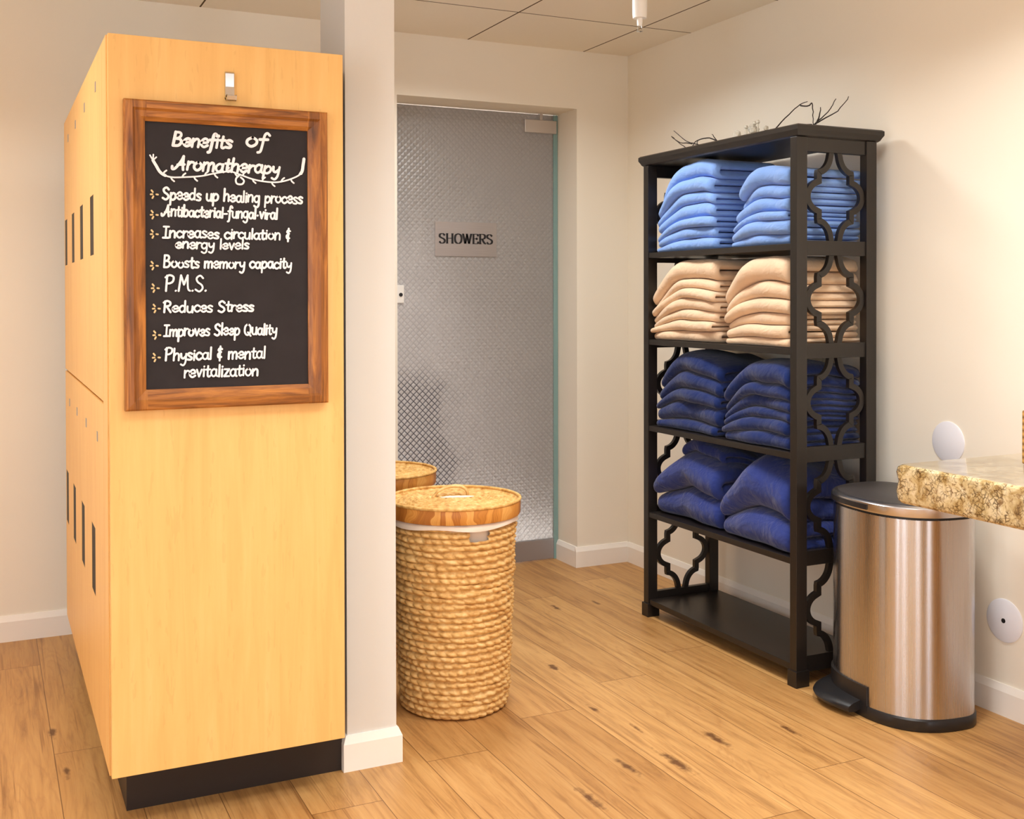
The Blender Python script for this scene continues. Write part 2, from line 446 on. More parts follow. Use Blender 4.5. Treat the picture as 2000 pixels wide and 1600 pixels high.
prof = [(t, 0), (t, .076), (t*.35, .098), (0.0, .098)]
loft(bm, [[(a0-d, b0-d, z), (a1+d, b0-d, z), (a1+d, b1+d, z), (a0-d, b1+d, z)] for d, z in prof], True, False, False)
struct('baseboard_middle', bm, M_TRIM, 'white baseboard wrapping the slim wall end', 'baseboard')

# added unseen: glowing panels for fill light, dark slab for the steel can's reflections
M_FILL_PANE = N('glowing_fill_pane'); M_FILL_PANE.set(Base_Color=lin((230, 236, 245)), Roughness=.4)
M_FILL_PANE.put(M_FILL_PANE.b.inputs['Emission Color'], (.80, .90, 1, 1)); M_FILL_PANE.put(M_FILL_PANE.b.inputs['Emission Strength'], FILL_GLOW); M_FILL_PANE = M_FILL_PANE.m
def fillpanel(name, axis, a, b, z0, z1, label):
    t_ = thing(name, (0, 0, 0), label, 'fillpanel', kind='structure')
    bm = bmesh.new(); q = .045; m_ = (a+b)/2
    bars = [(a-q, a, z0-q, z1+q), (b, b+q, z0-q, z1+q), (a, b, z0-q, z0), (a, b, z1, z1+q), (m_-.02, m_+.02, z0, z1)]
    for u0, u1, w0, w1 in bars:
        if axis == 'y': box(bm, u0, u1, Y0, Y0+.03, w0, w1)
        else: box(bm, X0, X0+.03, u0, u1, w0, w1)
    obj('fillpanel_frame', bm, M_TRIM, t_)
    obj('fill_pane', B(a, b, Y0+.004, Y0+.012, z0, z1) if axis == 'y' else B(X0+.004, X0+.012, a, b, z0, z1), M_FILL_PANE, t_)
fillpanel('fillpanel_1', 'y', -1.2, -.35, .75, 2.1, 'added unseen glowing window in the wall opposite the shower door, left one')
fillpanel('fillpanel_2', 'y', 1.25, 1.65, .3, 2.1, 'added unseen tall narrow glowing window in the wall opposite the shower door')
fillpanel('fillpanel_4', 'x', 1.55, 1.85, .3, 2.1, 'added unseen narrow glowing window in the far left wall nearest the lockers')
fillpanel('fillpanel_3', 'x', .3, 1.0, .75, 2.1, 'added unseen glowing window in the far left wall')
struct('reflect_slab', B(.1, .95, Y0, Y0+.04, 0, 2.08), plain('dark_slab', (70, 48, 34), .45), 'added unseen dark reflection slab on the wall opposite the shower door', 'door')  # added out of view to give the can a dark reflection

# door
d = thing('door_1', (2.15, DOORY, 0), 'frosted glass pivot door with an etched diamond lattice and SHOWERS sign', 'door', kind='structure')
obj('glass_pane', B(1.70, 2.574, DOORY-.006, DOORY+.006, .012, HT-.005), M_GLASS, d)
obj('glass_edge', B(2.574, 2.597, DOORY-.012, DOORY+.012, .003, HT-.005), M_EDGE, d, label='greenish polished glass edge')
obj('bottom_rail', B(1.70, 2.572, DOORY-.014, DOORY+.014, .006, .105), M_ALUDK, d, bevel=.002)
cl = obj('patch_fitting', B(2.412, 2.588, DOORY-.02, DOORY+.02, 2.128, 2.193), M_ALU, d, bevel=.003, label='pale metal pivot fitting at the top corner')
obj('pivot_pin', B(2.50, 2.515, DOORY-.008, DOORY+.008, 2.192, HT), M_ALU, cl)
lk = obj('lock_plate', B(1.70, 1.779, DOORY-.022, DOORY+.022, 1.288, 1.372), M_SPR, d, bevel=.003, label='small white lock plate')
bm = bmesh.new(); lathe(bm, [(.009, 0), (.009, .004)], (0, 0), 16)
bmesh.ops.rotate(bm, verts=bm.verts, cent=(0, 0, 0), matrix=Matrix.Rotation(PI/2, 3, 'X')); bmesh.ops.translate(bm, verts=bm.verts, vec=(1.762, DOORY-.021, 1.327))
obj('keyhole', bm, M_INK, lk)
sg = obj('sign_plate', B(1.939, 2.261, DOORY-.012, DOORY-.007, 1.511, 1.676), M_PLATE, d, bevel=.001, label='brushed metal sign reading SHOWERS')
# high-contrast serif capitals drawn with a broad nib
SER = {
 'S': [[(.62,.80),(.42,.98),(.16,.92),(.10,.72),(.24,.58),(.50,.44),(.62,.26),(.52,.06),(.26,0),(.06,.18)]],
 'H': [[(.12,0),(.12,1)],[(.66,0),(.66,1)],[(.12,.52),(.66,.52)],[(.0,0),(.24,0)],[(.0,1),(.24,1)],[(.54,0),(.78,0)],[(.54,1),(.78,1)]],
 'O': [[(.40,1),(.14,.86),(.06,.5),(.14,.14),(.40,0),(.66,.14),(.74,.5),(.66,.86),(.40,1)]],
 'W': [[(.06,1),(.28,0)],[(.28,0),(.48,.9)],[(.44,1),(.68,0)],[(.68,0),(.90,1)],[(-.04,1),(.18,1)],[(.34,1),(.56,1)],[(.80,1),(1.0,1)]],
 'E': [[(.12,0),(.12,1)],[(0,1),(.58,1)],[(0,0),(.60,0)],[(.12,.52),(.46,.52)],[(.58,1),(.58,.78)],[(.60,0),(.60,.24)],[(.46,.64),(.46,.40)]],
 'R': [[(.12,0),(.12,1)],[(0,1),(.40,1),(.60,.90),(.62,.70),(.50,.54),(.12,.50)],[(.34,.50),(.52,.14),(.72,0)],[(0,0),(.26,0)]],
}
ADV = {'S':.74,'H':.86,'O':.84,'W':1.02,'E':.70,'R':.76}
bm = bmesh.new(); W = sum(ADV[c] for c in 'SHOWERS'); sx = 0.285/W; x = 1.957; zb = 1.573; hh = .046
for c in 'SHOWERS':
    for st in SER[c]:
        pts = catmull(st, 5) if len(st) > 2 else [(st[0][0]+(st[1][0]-st[0][0])*q/3, st[0][1]+(st[1][1]-st[0][1])*q/3) for q in range(4)]
        ribbon(bm, [(x+p[0]*sx, zb+p[1]*hh) for p in pts], .005, lambda u, v: (u, DOORY-.0130, v), nib=(.0105, .0030))
    x += ADV[c]*sx
obj('lettering', bm, M_INK, sg, label='black serif word SHOWERS')

# ------------------------------------------------------------------ locker bank
LX0, LX1, LF, LB, LZ0, LZ1 = 0.2717, 0.8618, 2.8502, 4.418, 0.1436, 1.959
lk = thing('locker_bank', (.567, 3.63, 0), 'honey maple laminate locker bank with slotted doors, chalkboard on its end', 'lockers')
obj('cabinet_body', B(LX0+.022, LX1, LF+.02, LB, LZ0+.004, LZ1-.004), M_GAP, lk)
obj('end_panel', B(LX0+.003, LX1, LF, LF+.0195, LZ0, LZ1), M_LAM, lk, bevel=.0012, label='plain honey maple end panel')
obj('toe_kick', B(.323, .893, 2.985, LB-.03, 0, LZ0+.004), M_KICK, lk, label='black toe kick')
ZM = 1.052
dw = .360
obj('filler_strip', B(LX0, LX0+.019, LF+.0235, LB-4*dw-.001, LZ0, LZ1), M_LAM, lk)
for r, (za, zb) in enumerate(((LZ0, ZM-.004), (ZM+.004, LZ1))):
    for i in range(4):
        ya = LB-(4-i)*dw+.001; yb = ya+dw-.002
        sy = (3.283, 3.64, 3.995, 4.338)[i]
        # door leaf with a real handle slot cut through it
        sz0, sz1 = (.498, .686) if r == 0 else (1.435, 1.60)
        bm = bmesh.new()
        hw = .056
        ys = [ya, sy-hw, sy+hw, yb]; zs = [za, sz0, sz1, zb]
        for a in range(3):
            for b in range(3):
                if a == 1 and b == 1: continue
                box(bm, LX0, LX0+.019, ys[a], ys[a+1], zs[b], zs[b+1])
        bmesh.ops.remove_doubles(bm, verts=bm.verts, dist=1e-5)
        dup = [f for f in bm.faces if False]
        # drop the inner walls shared by neighbouring blocks
        seen = {}
        for f in bm.faces: seen.setdefault(frozenset(v.index for v in f.verts), []).append(f)
        bm.verts.index_update(); seen = {}
        for f in bm.faces: seen.setdefault(frozenset(v.index for v in f.verts), []).append(f)
        bmesh.ops.delete(bm, geom=[f for l in seen.values() if len(l) > 1 for f in l], context='FACES_ONLY')
        dr = obj('locker_door', bm, M_LAM, lk)
        obj('handle_slot', B(LX0+.0006, LX0+.021, sy-hw+.0005, sy+hw-.0005, sz0+.0005, sz1-.0005), M_DARK, dr, label='black handle slot')
        kz = 1.878 if r else .948
        obj('number_tag', B(LX0-.0015, LX0+.004, sy-.150, sy-.128, kz-.013, kz+.013), M_ALUDK, dr)

# ------------------------------------------------------------------ chalkboard and hook
CX0, CX1, CZ0, CZ1 = .308, .813, 1.042, 1.800
fw_ = .050
YB, YF = LF-.001, LF-.026
cb = thing('chalkboard', (.5605, LF-.012, 1.042), 'wood-framed chalkboard with white handwriting hung on the locker end panel', 'chalkboard')
bm = bmesh.new()
prof = [(0, YB), (0, YF+.004), (.004, YF), (.020, YF-.002), (.026, YF+.004), (.040, YF+.007), (fw_, YF+.014), (fw_, YB)]
rings = [[(CX0+a, y, CZ0+a), (CX1-a, y, CZ0+a), (CX1-a, y, CZ1-a), (CX0+a, y, CZ1-a)] for a, y in prof]
loft(bm, rings+[rings[0]], True, False, False)
obj('frame', bm, M_FRAME, cb)
obj('slate', B(CX0+fw_-.002, CX1-fw_+.002, YB-.006, YB-.001, CZ0+fw_-.002, CZ1-fw_+.002), M_BOARD, cb, label='black chalkboard surface')
YT = YB-.0075

G = {
'a': (.92,[[(.72,.82),(.42,1),(.12,.72),(.12,.28),(.40,0),(.68,.26),(.74,.92)],[(.74,.95),(.74,.2),(.90,0)]]),
'b': (.90,[[(.14,1.7),(.12,.04)],[(.14,.62),(.44,1),(.76,.74),(.74,.24),(.42,0),(.14,.18)]]),
'c': (.82,[[(.74,.82),(.44,1),(.12,.70),(.12,.30),(.44,0),(.76,.2)]]),
'd': (.94,[[(.72,.82),(.42,1),(.12,.70),(.12,.28),(.40,0),(.70,.28)],[(.74,1.7),(.74,.05)]]),
'e': (.86,[[(.14,.50),(.72,.56),(.68,.86),(.42,1),(.12,.70),(.12,.28),(.42,0),(.78,.2)]]),
'f': (.68,[[(.72,1.45),(.52,1.7),(.36,1.4),(.32,.4),(.26,-.45),(.08,-.6)],[(.06,.92),(.64,.96)]]),
'g': (.92,[[(.72,.82),(.42,1),(.12,.72),(.12,.30),(.40,.02),(.70,.28)],[(.74,.98),(.74,-.35),(.46,-.72),(.12,-.52)]]),
'h': (.90,[[(.14,1.7),(.12,0)],[(.14,.62),(.44,1),(.72,.80),(.74,0)]]),
'i': (.36,[[(.18,1),(.18,0)],[(.19,1.36),(.20,1.40)]]),
'l': (.36,[[(.18,1.7),(.18,0)]]),
'm': (1.28,[[(.12,1),(.12,0)],[(.12,.66),(.38,1),(.60,.82),(.62,0)],[(.62,.66),(.88,1),(1.10,.82),(1.12,0)]]),
'n': (.90,[[(.12,1),(.12,0)],[(.14,.62),(.44,1),(.72,.80),(.74,0)]]),
'o': (.90,[[(.44,1),(.12,.72),(.12,.28),(.44,0),(.76,.28),(.76,.72),(.44,1)]]),
'p': (.90,[[(.14,1),(.12,-.7)],[(.14,.62),(.44,1),(.76,.74),(.74,.26),(.42,0),(.14,.2)]]),
'r': (.66,[[(.12,1),(.12,0)],[(.14,.58),(.36,.94),(.62,.92)]]),
's': (.74,[[(.64,.86),(.36,1),(.12,.80),(.34,.54),(.62,.32),(.50,.04),(.10,.08)]]),
't': (.66,[[(.32,1.5),(.30,.25),(.46,0),(.62,.1)],[(.06,1.0),(.60,1.02)]]),
'u': (.90,[[(.12,1),(.14,.25),(.40,0),(.68,.25),(.74,1)],[(.74,1),(.76,0)]]),
'v': (.80,[[(.10,1),(.40,0)],[(.40,0),(.70,1)]]),
'y': (.84,[[(.10,1),(.16,.5),(.40,.3),(.68,.6)],[(.74,1),(.70,-.2),(.46,-.7),(.14,-.55)]]),
'z': (.80,[[(.12,.98),(.70,.98)],[(.70,.98),(.12,.02)],[(.12,.02),(.74,.02)]]),
'B': (1.06,[[(.16,1.75),(.14,0)],[(.16,1.72),(.60,1.70),(.76,1.36),(.56,1.0),(.18,.92)],[(.18,.92),(.70,.86),(.90,.46),(.66,.04),(.14,0)]]),
'A': (1.24,[[(-.16,.40),(-.10,.05),(.20,.2),(.62,1.1),(.78,1.75)],[(.78,1.75),(.86,.6),(.96,0)],[(.34,.62),(1.0,.70)]]),
'S': (1.02,[[(.84,1.46),(.52,1.75),(.16,1.46),(.30,1.04),(.72,.72),(.84,.34),(.52,0),(.10,.22)]]),
'I': (.80,[[(.40,1.7),(.38,0)],[(.08,1.7),(.74,1.7)],[(.06,0),(.74,0)]]),
'P': (1.0,[[(.18,1.7),(.14,0)],[(.02,1.5),(.40,1.75),(.84,1.56),(.80,1.06),(.46,.84),(.18,.86)]]),
'M': (1.40,[[(.10,0),(.26,1.7)],[(.26,1.7),(.62,.7)],[(.62,.7),(.96,1.7)],[(.96,1.7),(1.06,.3),(1.30,.02)]]),
'R': (1.06,[[(.18,1.7),(.14,0)],[(.02,1.5),(.42,1.75),(.82,1.5),(.74,1.04),(.20,.88)],[(.40,.90),(.92,0)]]),
'Q': (1.20,[[(.56,1.7),(.16,1.3),(.14,.44),(.54,0),(.98,.40),(.98,1.28),(.56,1.7)],[(.62,.42),(1.08,-.12)]]),
'&': (.80,[[(.62,1.35),(.36,1.5),(.18,1.2),(.50,.95)],[(.50,.95),(.16,.66),(.22,.22),(.56,.25)],[(.40,1.75),(.38,-.25)]]),
'-': (.66,[[(.10,.5),(.54,.52)]]),
'.': (.36,[[(.14,.02),(.18,.06)]]),
'*': (.50,[[(.20,.48),(.24,.52)]]),
' ': (.62,[]),
}
LINES = [("Benefits",0.4215,0.5684,1.6946,0.0205,.0072),("of",0.6017,0.6576,1.7022,0.0235,.0072),("Aromatherapy",0.4251,0.6889,1.6352,0.0200,.0066),
("Speeds up healing process",0.3978,0.7500,1.5604,0.0176,.0052),("Antibacterial-fungal*viral",0.3988,0.6844,1.5191,0.0163,.0050),
("Increases circulation &",0.3985,0.7187,1.4664,0.0163,.0050),("energy levels",0.4287,0.6109,1.4405,0.0151,.0048),
("Boosts memory capacity",0.3993,0.7198,1.3923,0.0163,.0050),("P.M.S.",0.4027,0.5061,1.3333,0.0226,.0050),
("Reduces Stress",0.3988,0.6219,1.2818,0.0163,.0050),("Improves Sleep Quality",0.3997,0.6805,1.2227,0.0170,.0050),
("Physical & mental",0.4018,0.6513,1.1623,0.0176,.0050),("revitalization",0.4468,0.6328,1.1193,0.0177,.0050)]
bm = bmesh.new(); layer = [0]
def put(u, v): return (u, YT-layer[0]*.000012, v)
for txt, xa, xb, zb, xh, w in LINES:
    tot = sum(G[c][0] for c in txt); sx = (xb-xa)/tot; x = xa
    slant = .18 if txt[0] in 'BoA' and zb > 1.6 else .06
    for c in txt:
        jz = random.uniform(-.0012, .0012); js = random.uniform(.94, 1.06)
        for st in G[c][1]:
            layer[0] += 1
            pts = catmull(st, 4) if len(st) > 2 else st
            ribbon(bm, [(x+p[0]*sx+p[1]*xh*slant, zb+jz+p[1]*xh*js*.98) for p in pts], w*random.uniform(.88, 1.1), put)
        x += G[c][0]*sx
obj('chalk_handwriting', bm, M_CHALK, cb, label='white chalk handwriting listing aromatherapy benefits')
bm = bmesh.new()
vine = [(0.3766,1.6546),(0.3837,1.6424),(0.3957,1.6242),(0.4186,1.6152),(0.4554,1.6169),(0.4925,1.6211),(0.5238,1.6289),(0.5618,1.6357),(0.5873,1.6292),(0.6194,1.619),(0.6519,1.6139),(0.6848,1.614),(0.718,1.6233),(0.7449,1.639),(0.7510,1.6634),(0.7530,1.6768)]
vp = catmull(vine, 4)
m = len(vp)//3
layer[0] += 1; ribbon(bm, vp[:m//2+1], .0072, put); layer[0] += 1; ribbon(bm, vp[m//2:-8], .0040, put); layer[0] += 1; ribbon(bm, vp[-9:], .0080, put)
for i in range(6, len(vp)-8, 3):
    layer[0] += 1; s = 1 if (i//3) % 2 else -1
    p = vp[i]; ribbon(bm, [p, (p[0]+.003, p[1]+s*.006), (p[0]+.008, p[1]+s*.010)], .0042, put)
for dx, dz in ((-.007, .012), (.001, .014), (.008, .008)):
    layer[0] += 1; ribbon(bm, [vine[0], (vine[0][0]+dx, vine[0][1]+dz)], .0036, put)
layer[0] += 1; ribbon(bm, catmull([(.588,1.629),(.578,1.618),(.580,1.606),(.593,1.605),(.598,1.614),(.590,1.622)], 4), .0046, put)
obj('chalk_vine', bm, M_CHALK, cb, label='white chalk vine flourish under the heading')
for x, z in [(0.3798,1.5798),(0.3795,1.5297),(0.3793,1.4822),(0.3789,1.4047),(0.381,1.3496),(0.3832,1.2995),(0.384,1.2343),(0.3826,1.1791)]:
    z -= .008; bm = bmesh.new()
    for dx, dz in ((-.007, .009), (-.009, -.001), (-.005, -.010), (.008, -.001)):
        layer[0] += 1; ribbon(bm, [(x+dx*.55, z+dz*.55), (x+dx, z+dz)], .0042, put)
    obj('chalk_bullet', bm, M_CHALK2, cb, label='tan chalk flower bullet')

bm = bmesh.new()
pr = [(LF, 1.888), (LF-.006, 1.888), (LF-.010, 1.884), (LF-.008, 1.850), (LF-.010, 1.826), (LF-.022, 1.812), (LF-.030, 1.813), (LF-.034, 1.824),
      (LF-.030, 1.826), (LF-.028, 1.819), (LF-.022, 1.818), (LF-.014, 1.824), (LF-.004, 1.820), (LF, 1.820)]
prism(bm, pr, 'x', .553, .576)
tag(obj('hook', bm, M_CHROME, origin=(.5645, LF, 1.82), bevel=.0012), 'chrome wall hook above the chalkboard', 'hook')

# ------------------------------------------------------------------ laundry baskets
def basket(cx, cy, label, rot=0.0):
    Hb = .612
    t = thing('laundry_basket', (cx, cy, 0), label, 'basket', 'woven laundry baskets')
    rows, per, nth = 30, 8, 360
    rng = np.random.default_rng(3)
    z = np.linspace(0.004, Hb, rows*per+1); th = np.linspace(0, 2*PI, nth, endpoint=False)
    Z, T = np.meshgrid(z, th, indexing='ij')
    q = Z/Hb*rows; row = np.clip(np.floor(q), 0, rows-1).astype(int); s = q-row
    ph = rng.uniform(0, 6.28, rows)[row]; pitch = rng.choice([26, 30, 34, 40], rows)[row]
    coil = np.sqrt(np.clip(1-((2*s-1)/.94)**2, 0, 1))
    tw = np.abs(np.sin(0.5*(T*pitch+ph)+1.5*(s-.5)))**.55
    wob = rng.uniform(-.0012, .0014, rows)[row]+.0016*np.sin(3*T+row)+.0012*np.sin(7*T+row*1.7)
    R = .176+(.203-.176)*(Z/Hb)**.8+wob
    R = R-np.clip(.02-Z, 0, 1)*.5
    r = R-.016+.0175*coil*(.42+.58*tw)
    Zw = Z+.0022*np.sin(5*T+row*2.1)*np.clip(Z/.05, 0, 1)*np.clip((Hb-Z)/.05, 0, 1)
    X = cx+r*np.cos(T); Y = cy+r*np.sin(T)
    bm = bmesh.new()
    V = [[bm.verts.new((X[i, j], Y[i, j], Zw[i, j])) for j in range(nth)] for i in range(len(z))]
    ha = -2.016+.46+rot                       # hand hole, cut through the weave
    for i in range(len(z)-1):
        for j in range(nth):
            a = (th[j]-ha+PI) % (2*PI)-PI
            if abs(a) < .165 and .562 < z[i] < .602: continue
            bm.faces.new((V[i][j], V[i][(j+1) % nth], V[i+1][(j+1) % nth], V[i+1][j]))
    bm.faces.new([V[0][j] for j in range(nth-1, -1, -1)])
    body = obj('basket_body', bm, M_ROPE, t, smooth=180)
    bm = bmesh.new(); n = 72
    prof = [(.166, .30), (.184, .60), (.192, .616), (.204, .617), (.2085, .610), (.2075, .598)]
    rings = []
    for k, (rr, zz) in enumerate(prof):
        rings.append([(cx+(rr+.0015*math.sin(9*2*PI*i/n+k))*math.cos(2*PI*i/n), cy+(rr+.0015*math.sin(9*2*PI*i/n+k))*math.sin(2*PI*i/n), zz+(.004*math.sin(5*2*PI*i/n) if k > 3 else 0)) for i in range(n)])
    loft(bm, rings, True, True, False)
    obj('liner', bm, M_LINER, t, smooth=180, label='white cotton liner folded over the rim')
    # lid: wood band, woven top, roped edge
    bm = bmesh.new(); zt = .618
    lathe(bm, [(.206, zt), (.2135, zt), (.2155, zt+.004), (.2165, zt+.042), (.213, zt+.047)], (cx, cy), 96, False, False)
    lid = obj('lid', bm, M_BAND, t, smooth=40, label='golden bamboo banded lid')
    bm = bmesh.new()
    nr, nt = 46, 220
    rr = np.linspace(.001, .214, nr); tt = np.linspace(0, 2*PI, nt, endpoint=False)
    RR, TT = np.meshgrid(rr, tt, indexing='ij')
    dome = zt+.044+.006*(1-(RR/.214)**2)-.010*np.clip((RR-.15)/.05, 0, 1)*np.clip((.207-RR)/.008, 0, 1)
    weave = -.004+.0075*np.abs(np.sin(RR*PI/.0185))*(.55+.45*np.abs(np.sin(TT*np.maximum(4, np.round(RR*130))+RR*60)))
    ZZ = dome+weave*np.clip(RR/.03, 0, 1)
    V = [[bm.verts.new((cx+RR[i, j]*math.cos(TT[i, j]), cy+RR[i, j]*math.sin(TT[i, j]), ZZ[i, j])) for j in range(nt)] for i in range(nr)]
    for i in range(nr-1):
        for j in range(nt): bm.faces.new((V[i][j], V[i][(j+1) % nt], V[i+1][(j+1) % nt], V[i+1][j]))
    bm.faces.new(list(reversed(V[0])))
    obj('lid_weave', bm, M_LIDTOP, lid, smooth=180, label='woven lid top')
    bm = bmesh.new(); ring = [(cx+.214*math.cos(2*PI*i/80), cy+.214*math.sin(2*PI*i/80), zt+.048) for i in range(80)]
    rings = []
    for p in ring:
        a = math.atan2(p[1]-cy, p[0]-cx)
        rings.append([(p[0]+.0055*math.cos(k*PI/4)*math.cos(a), p[1]+.0055*math.cos(k*PI/4)*math.sin(a), p[2]+.0055*math.sin(k*PI/4)) for k in range(8)])
    loft(bm, rings+[rings[0]], True, False, False); bmesh.ops.remove_doubles(bm, verts=bm.verts, dist=1e-5)
    obj('lid_rim', bm, M_LIDTOP, lid, smooth=180)
    bm = bmesh.new()
    pts = catmull([(-.070, .010, .046), (-.050, .022, .066), (-.015, .036, .078), (.020, .042, .078), (.040, .040, .064), (.044, .038, .046)], 5)
    c_, s_ = math.cos(-.42+rot), math.sin(-.42+rot)
    for dx in (-.006, 0, .006):
        tube(bm, [(cx+p[0]*c_-(p[1]+dx)*s_, cy+p[0]*s_+(p[1]+dx)*c_, zt+p[2]) for p in pts], .0045, 6)
    obj('lid_handle', bm, M_ROPE, lid, smooth=180)
    bm = bmesh.new()
    pr = [(-.045, -.018), (-.018, .004), (.050, .008), (.066, -.002), (.040, -.016), (-.020, -.024)]
    prism(bm, [(cx+a*c_-b*s_, cy+a*s_+b*c_) for a, b in pr], 'z', zt+.050, zt+.0535)
    obj('liner_flap', bm, M_LINER, lid, bevel=.001, label='white cloth showing by the lid handle')
    return t
basket(1.374, 3.328, 'woven laundry basket with lid handle in front, beside the slim white wall')
basket(1.335, 3.975, 'woven laundry basket mostly hidden behind the front basket, only its lid showing', .8)

# ------------------------------------------------------------------ shelf unit
SX0, SX1, SY0, SY1 = 2.457, 2.814, 2.945, 3.900
sh = thing('shelf_unit', (2.637, 3.42, 0), 'tall black open shelf with quatrefoil fretwork sides holding folded towels', 'shelf')
bm = bmesh.new()
tp = [(0.006, 1.853), (0.0, 1.858), (-.004, 1.866), (-.010, 1.876), (-.010, 1.890), (-.004, 1.895)]
loft(bm, [[(2.462+d, 2.945+d, z), (2.824-d, 2.945+d, z), (2.824-d, 3.922-d, z), (2.462+d, 3.922-d, z)] for d, z in tp])
obj('top_board', bm, M_BLACK, sh)
PW = .045
for x0 in (SX0, SX1-PW-.006):
    for y0 in (SY0, SY1-.034):
        bm = B(x0, x0+PW, y0, y0+.034, .03, 1.853)
        box(bm, x0-.006, x0+PW+.006, y0-.006, y0+.040, 0, .055)
        obj('post', bm, M_BLACK, sh, bevel=.0015)
SHELF_Z = [1.496, 1.141, .788, .432, .072]
for i, z in enumerate(SHELF_Z):
    obj('shelf_board', B(SX0+.004 if i < 4 else SX0+.006, SX1-.008, SY0+.034, SY1-.034, z-.022, z), M_BLACK, sh, bevel=.0015)
RAILS = [(1.806, 1.853), (1.456, 1.506), (1.106, 1.157), (.755, .807), (.405, .455), (.045, .100)]
FX0, FX1 = SX0+PW, SX1-PW-.006
for y0 in (SY0+.006, SY1-.028):
    for a, b in RAILS: obj('side_rail', B(FX0, FX1, y0, y0+.022, a, b), M_BLACK, sh, bevel=.001)
# ogee quatrefoil ring, left half from the top down (u outwards, v upwards, both -1..1)
arc = lambda c, r, a0, a1, n: [(c[0]+r[0]*math.cos(math.radians(a0+(a1-a0)*k/n)), c[1]+r[1]*math.sin(math.radians(a0+(a1-a0)*k/n))) for k in range(n+1)]
half = [(.13, .99)]+arc((.60, .97), (.45, .44), 190, 262, 9)+[(.545, .50), (.545, .335)]+arc((.44, 0), (.47, .335), 68, -68, 16)+[(.545, -.335), (.545, -.50)]+arc((.60, -.97), (.45, .44), 98, 170, 9)+[(.13, -.99)]
for y0 in (SY0+.009, SY1-.025):
    for (zt0, zt1), (zb0, zb1) in zip(RAILS[:-1], RAILS[1:]):
        xc, zc = (FX0+FX1)/2, (zt0+zb1)/2; ux, uz = (FX1-FX0)/2, (zt0-zb1)/2+.004
        bm = bmesh.new()
        for sgn in (-1, 1):
            c = [(xc+sgn*p[0]*ux, zc+p[1]*uz) for p in half]
            L = []; Rr = []; w = .0103
            for i in range(len(c)):
                a = Vector(c[max(i-1, 0)]); p = Vector(c[i]); b = Vector(c[min(i+1, len(c)-1)])
                d1 = (p-a).normalized() if i else (b-p).normalized(); d2 = (b-p).normalized() if i < len(c)-1 else d1
                n1 = Vector((-d1.y, d1.x)); n2 = Vector((-d2.y, d2.x)); m_ = (n1+n2)
                m_ = m_.normalized(); k = w/max(.55, m_.dot(n1))
                L.append(p+m_*k); Rr.append(p-m_*k)
            rings = [[(l.x, y0, l.y), (r.x, y0, r.y), (r.x, y0+.016, r.y), (l.x, y0+.016, l.y)] for l, r in zip(L, Rr)]
            loft(bm, rings)
        obj('fretwork_panel', bm, M_BLACK, sh, smooth=35)

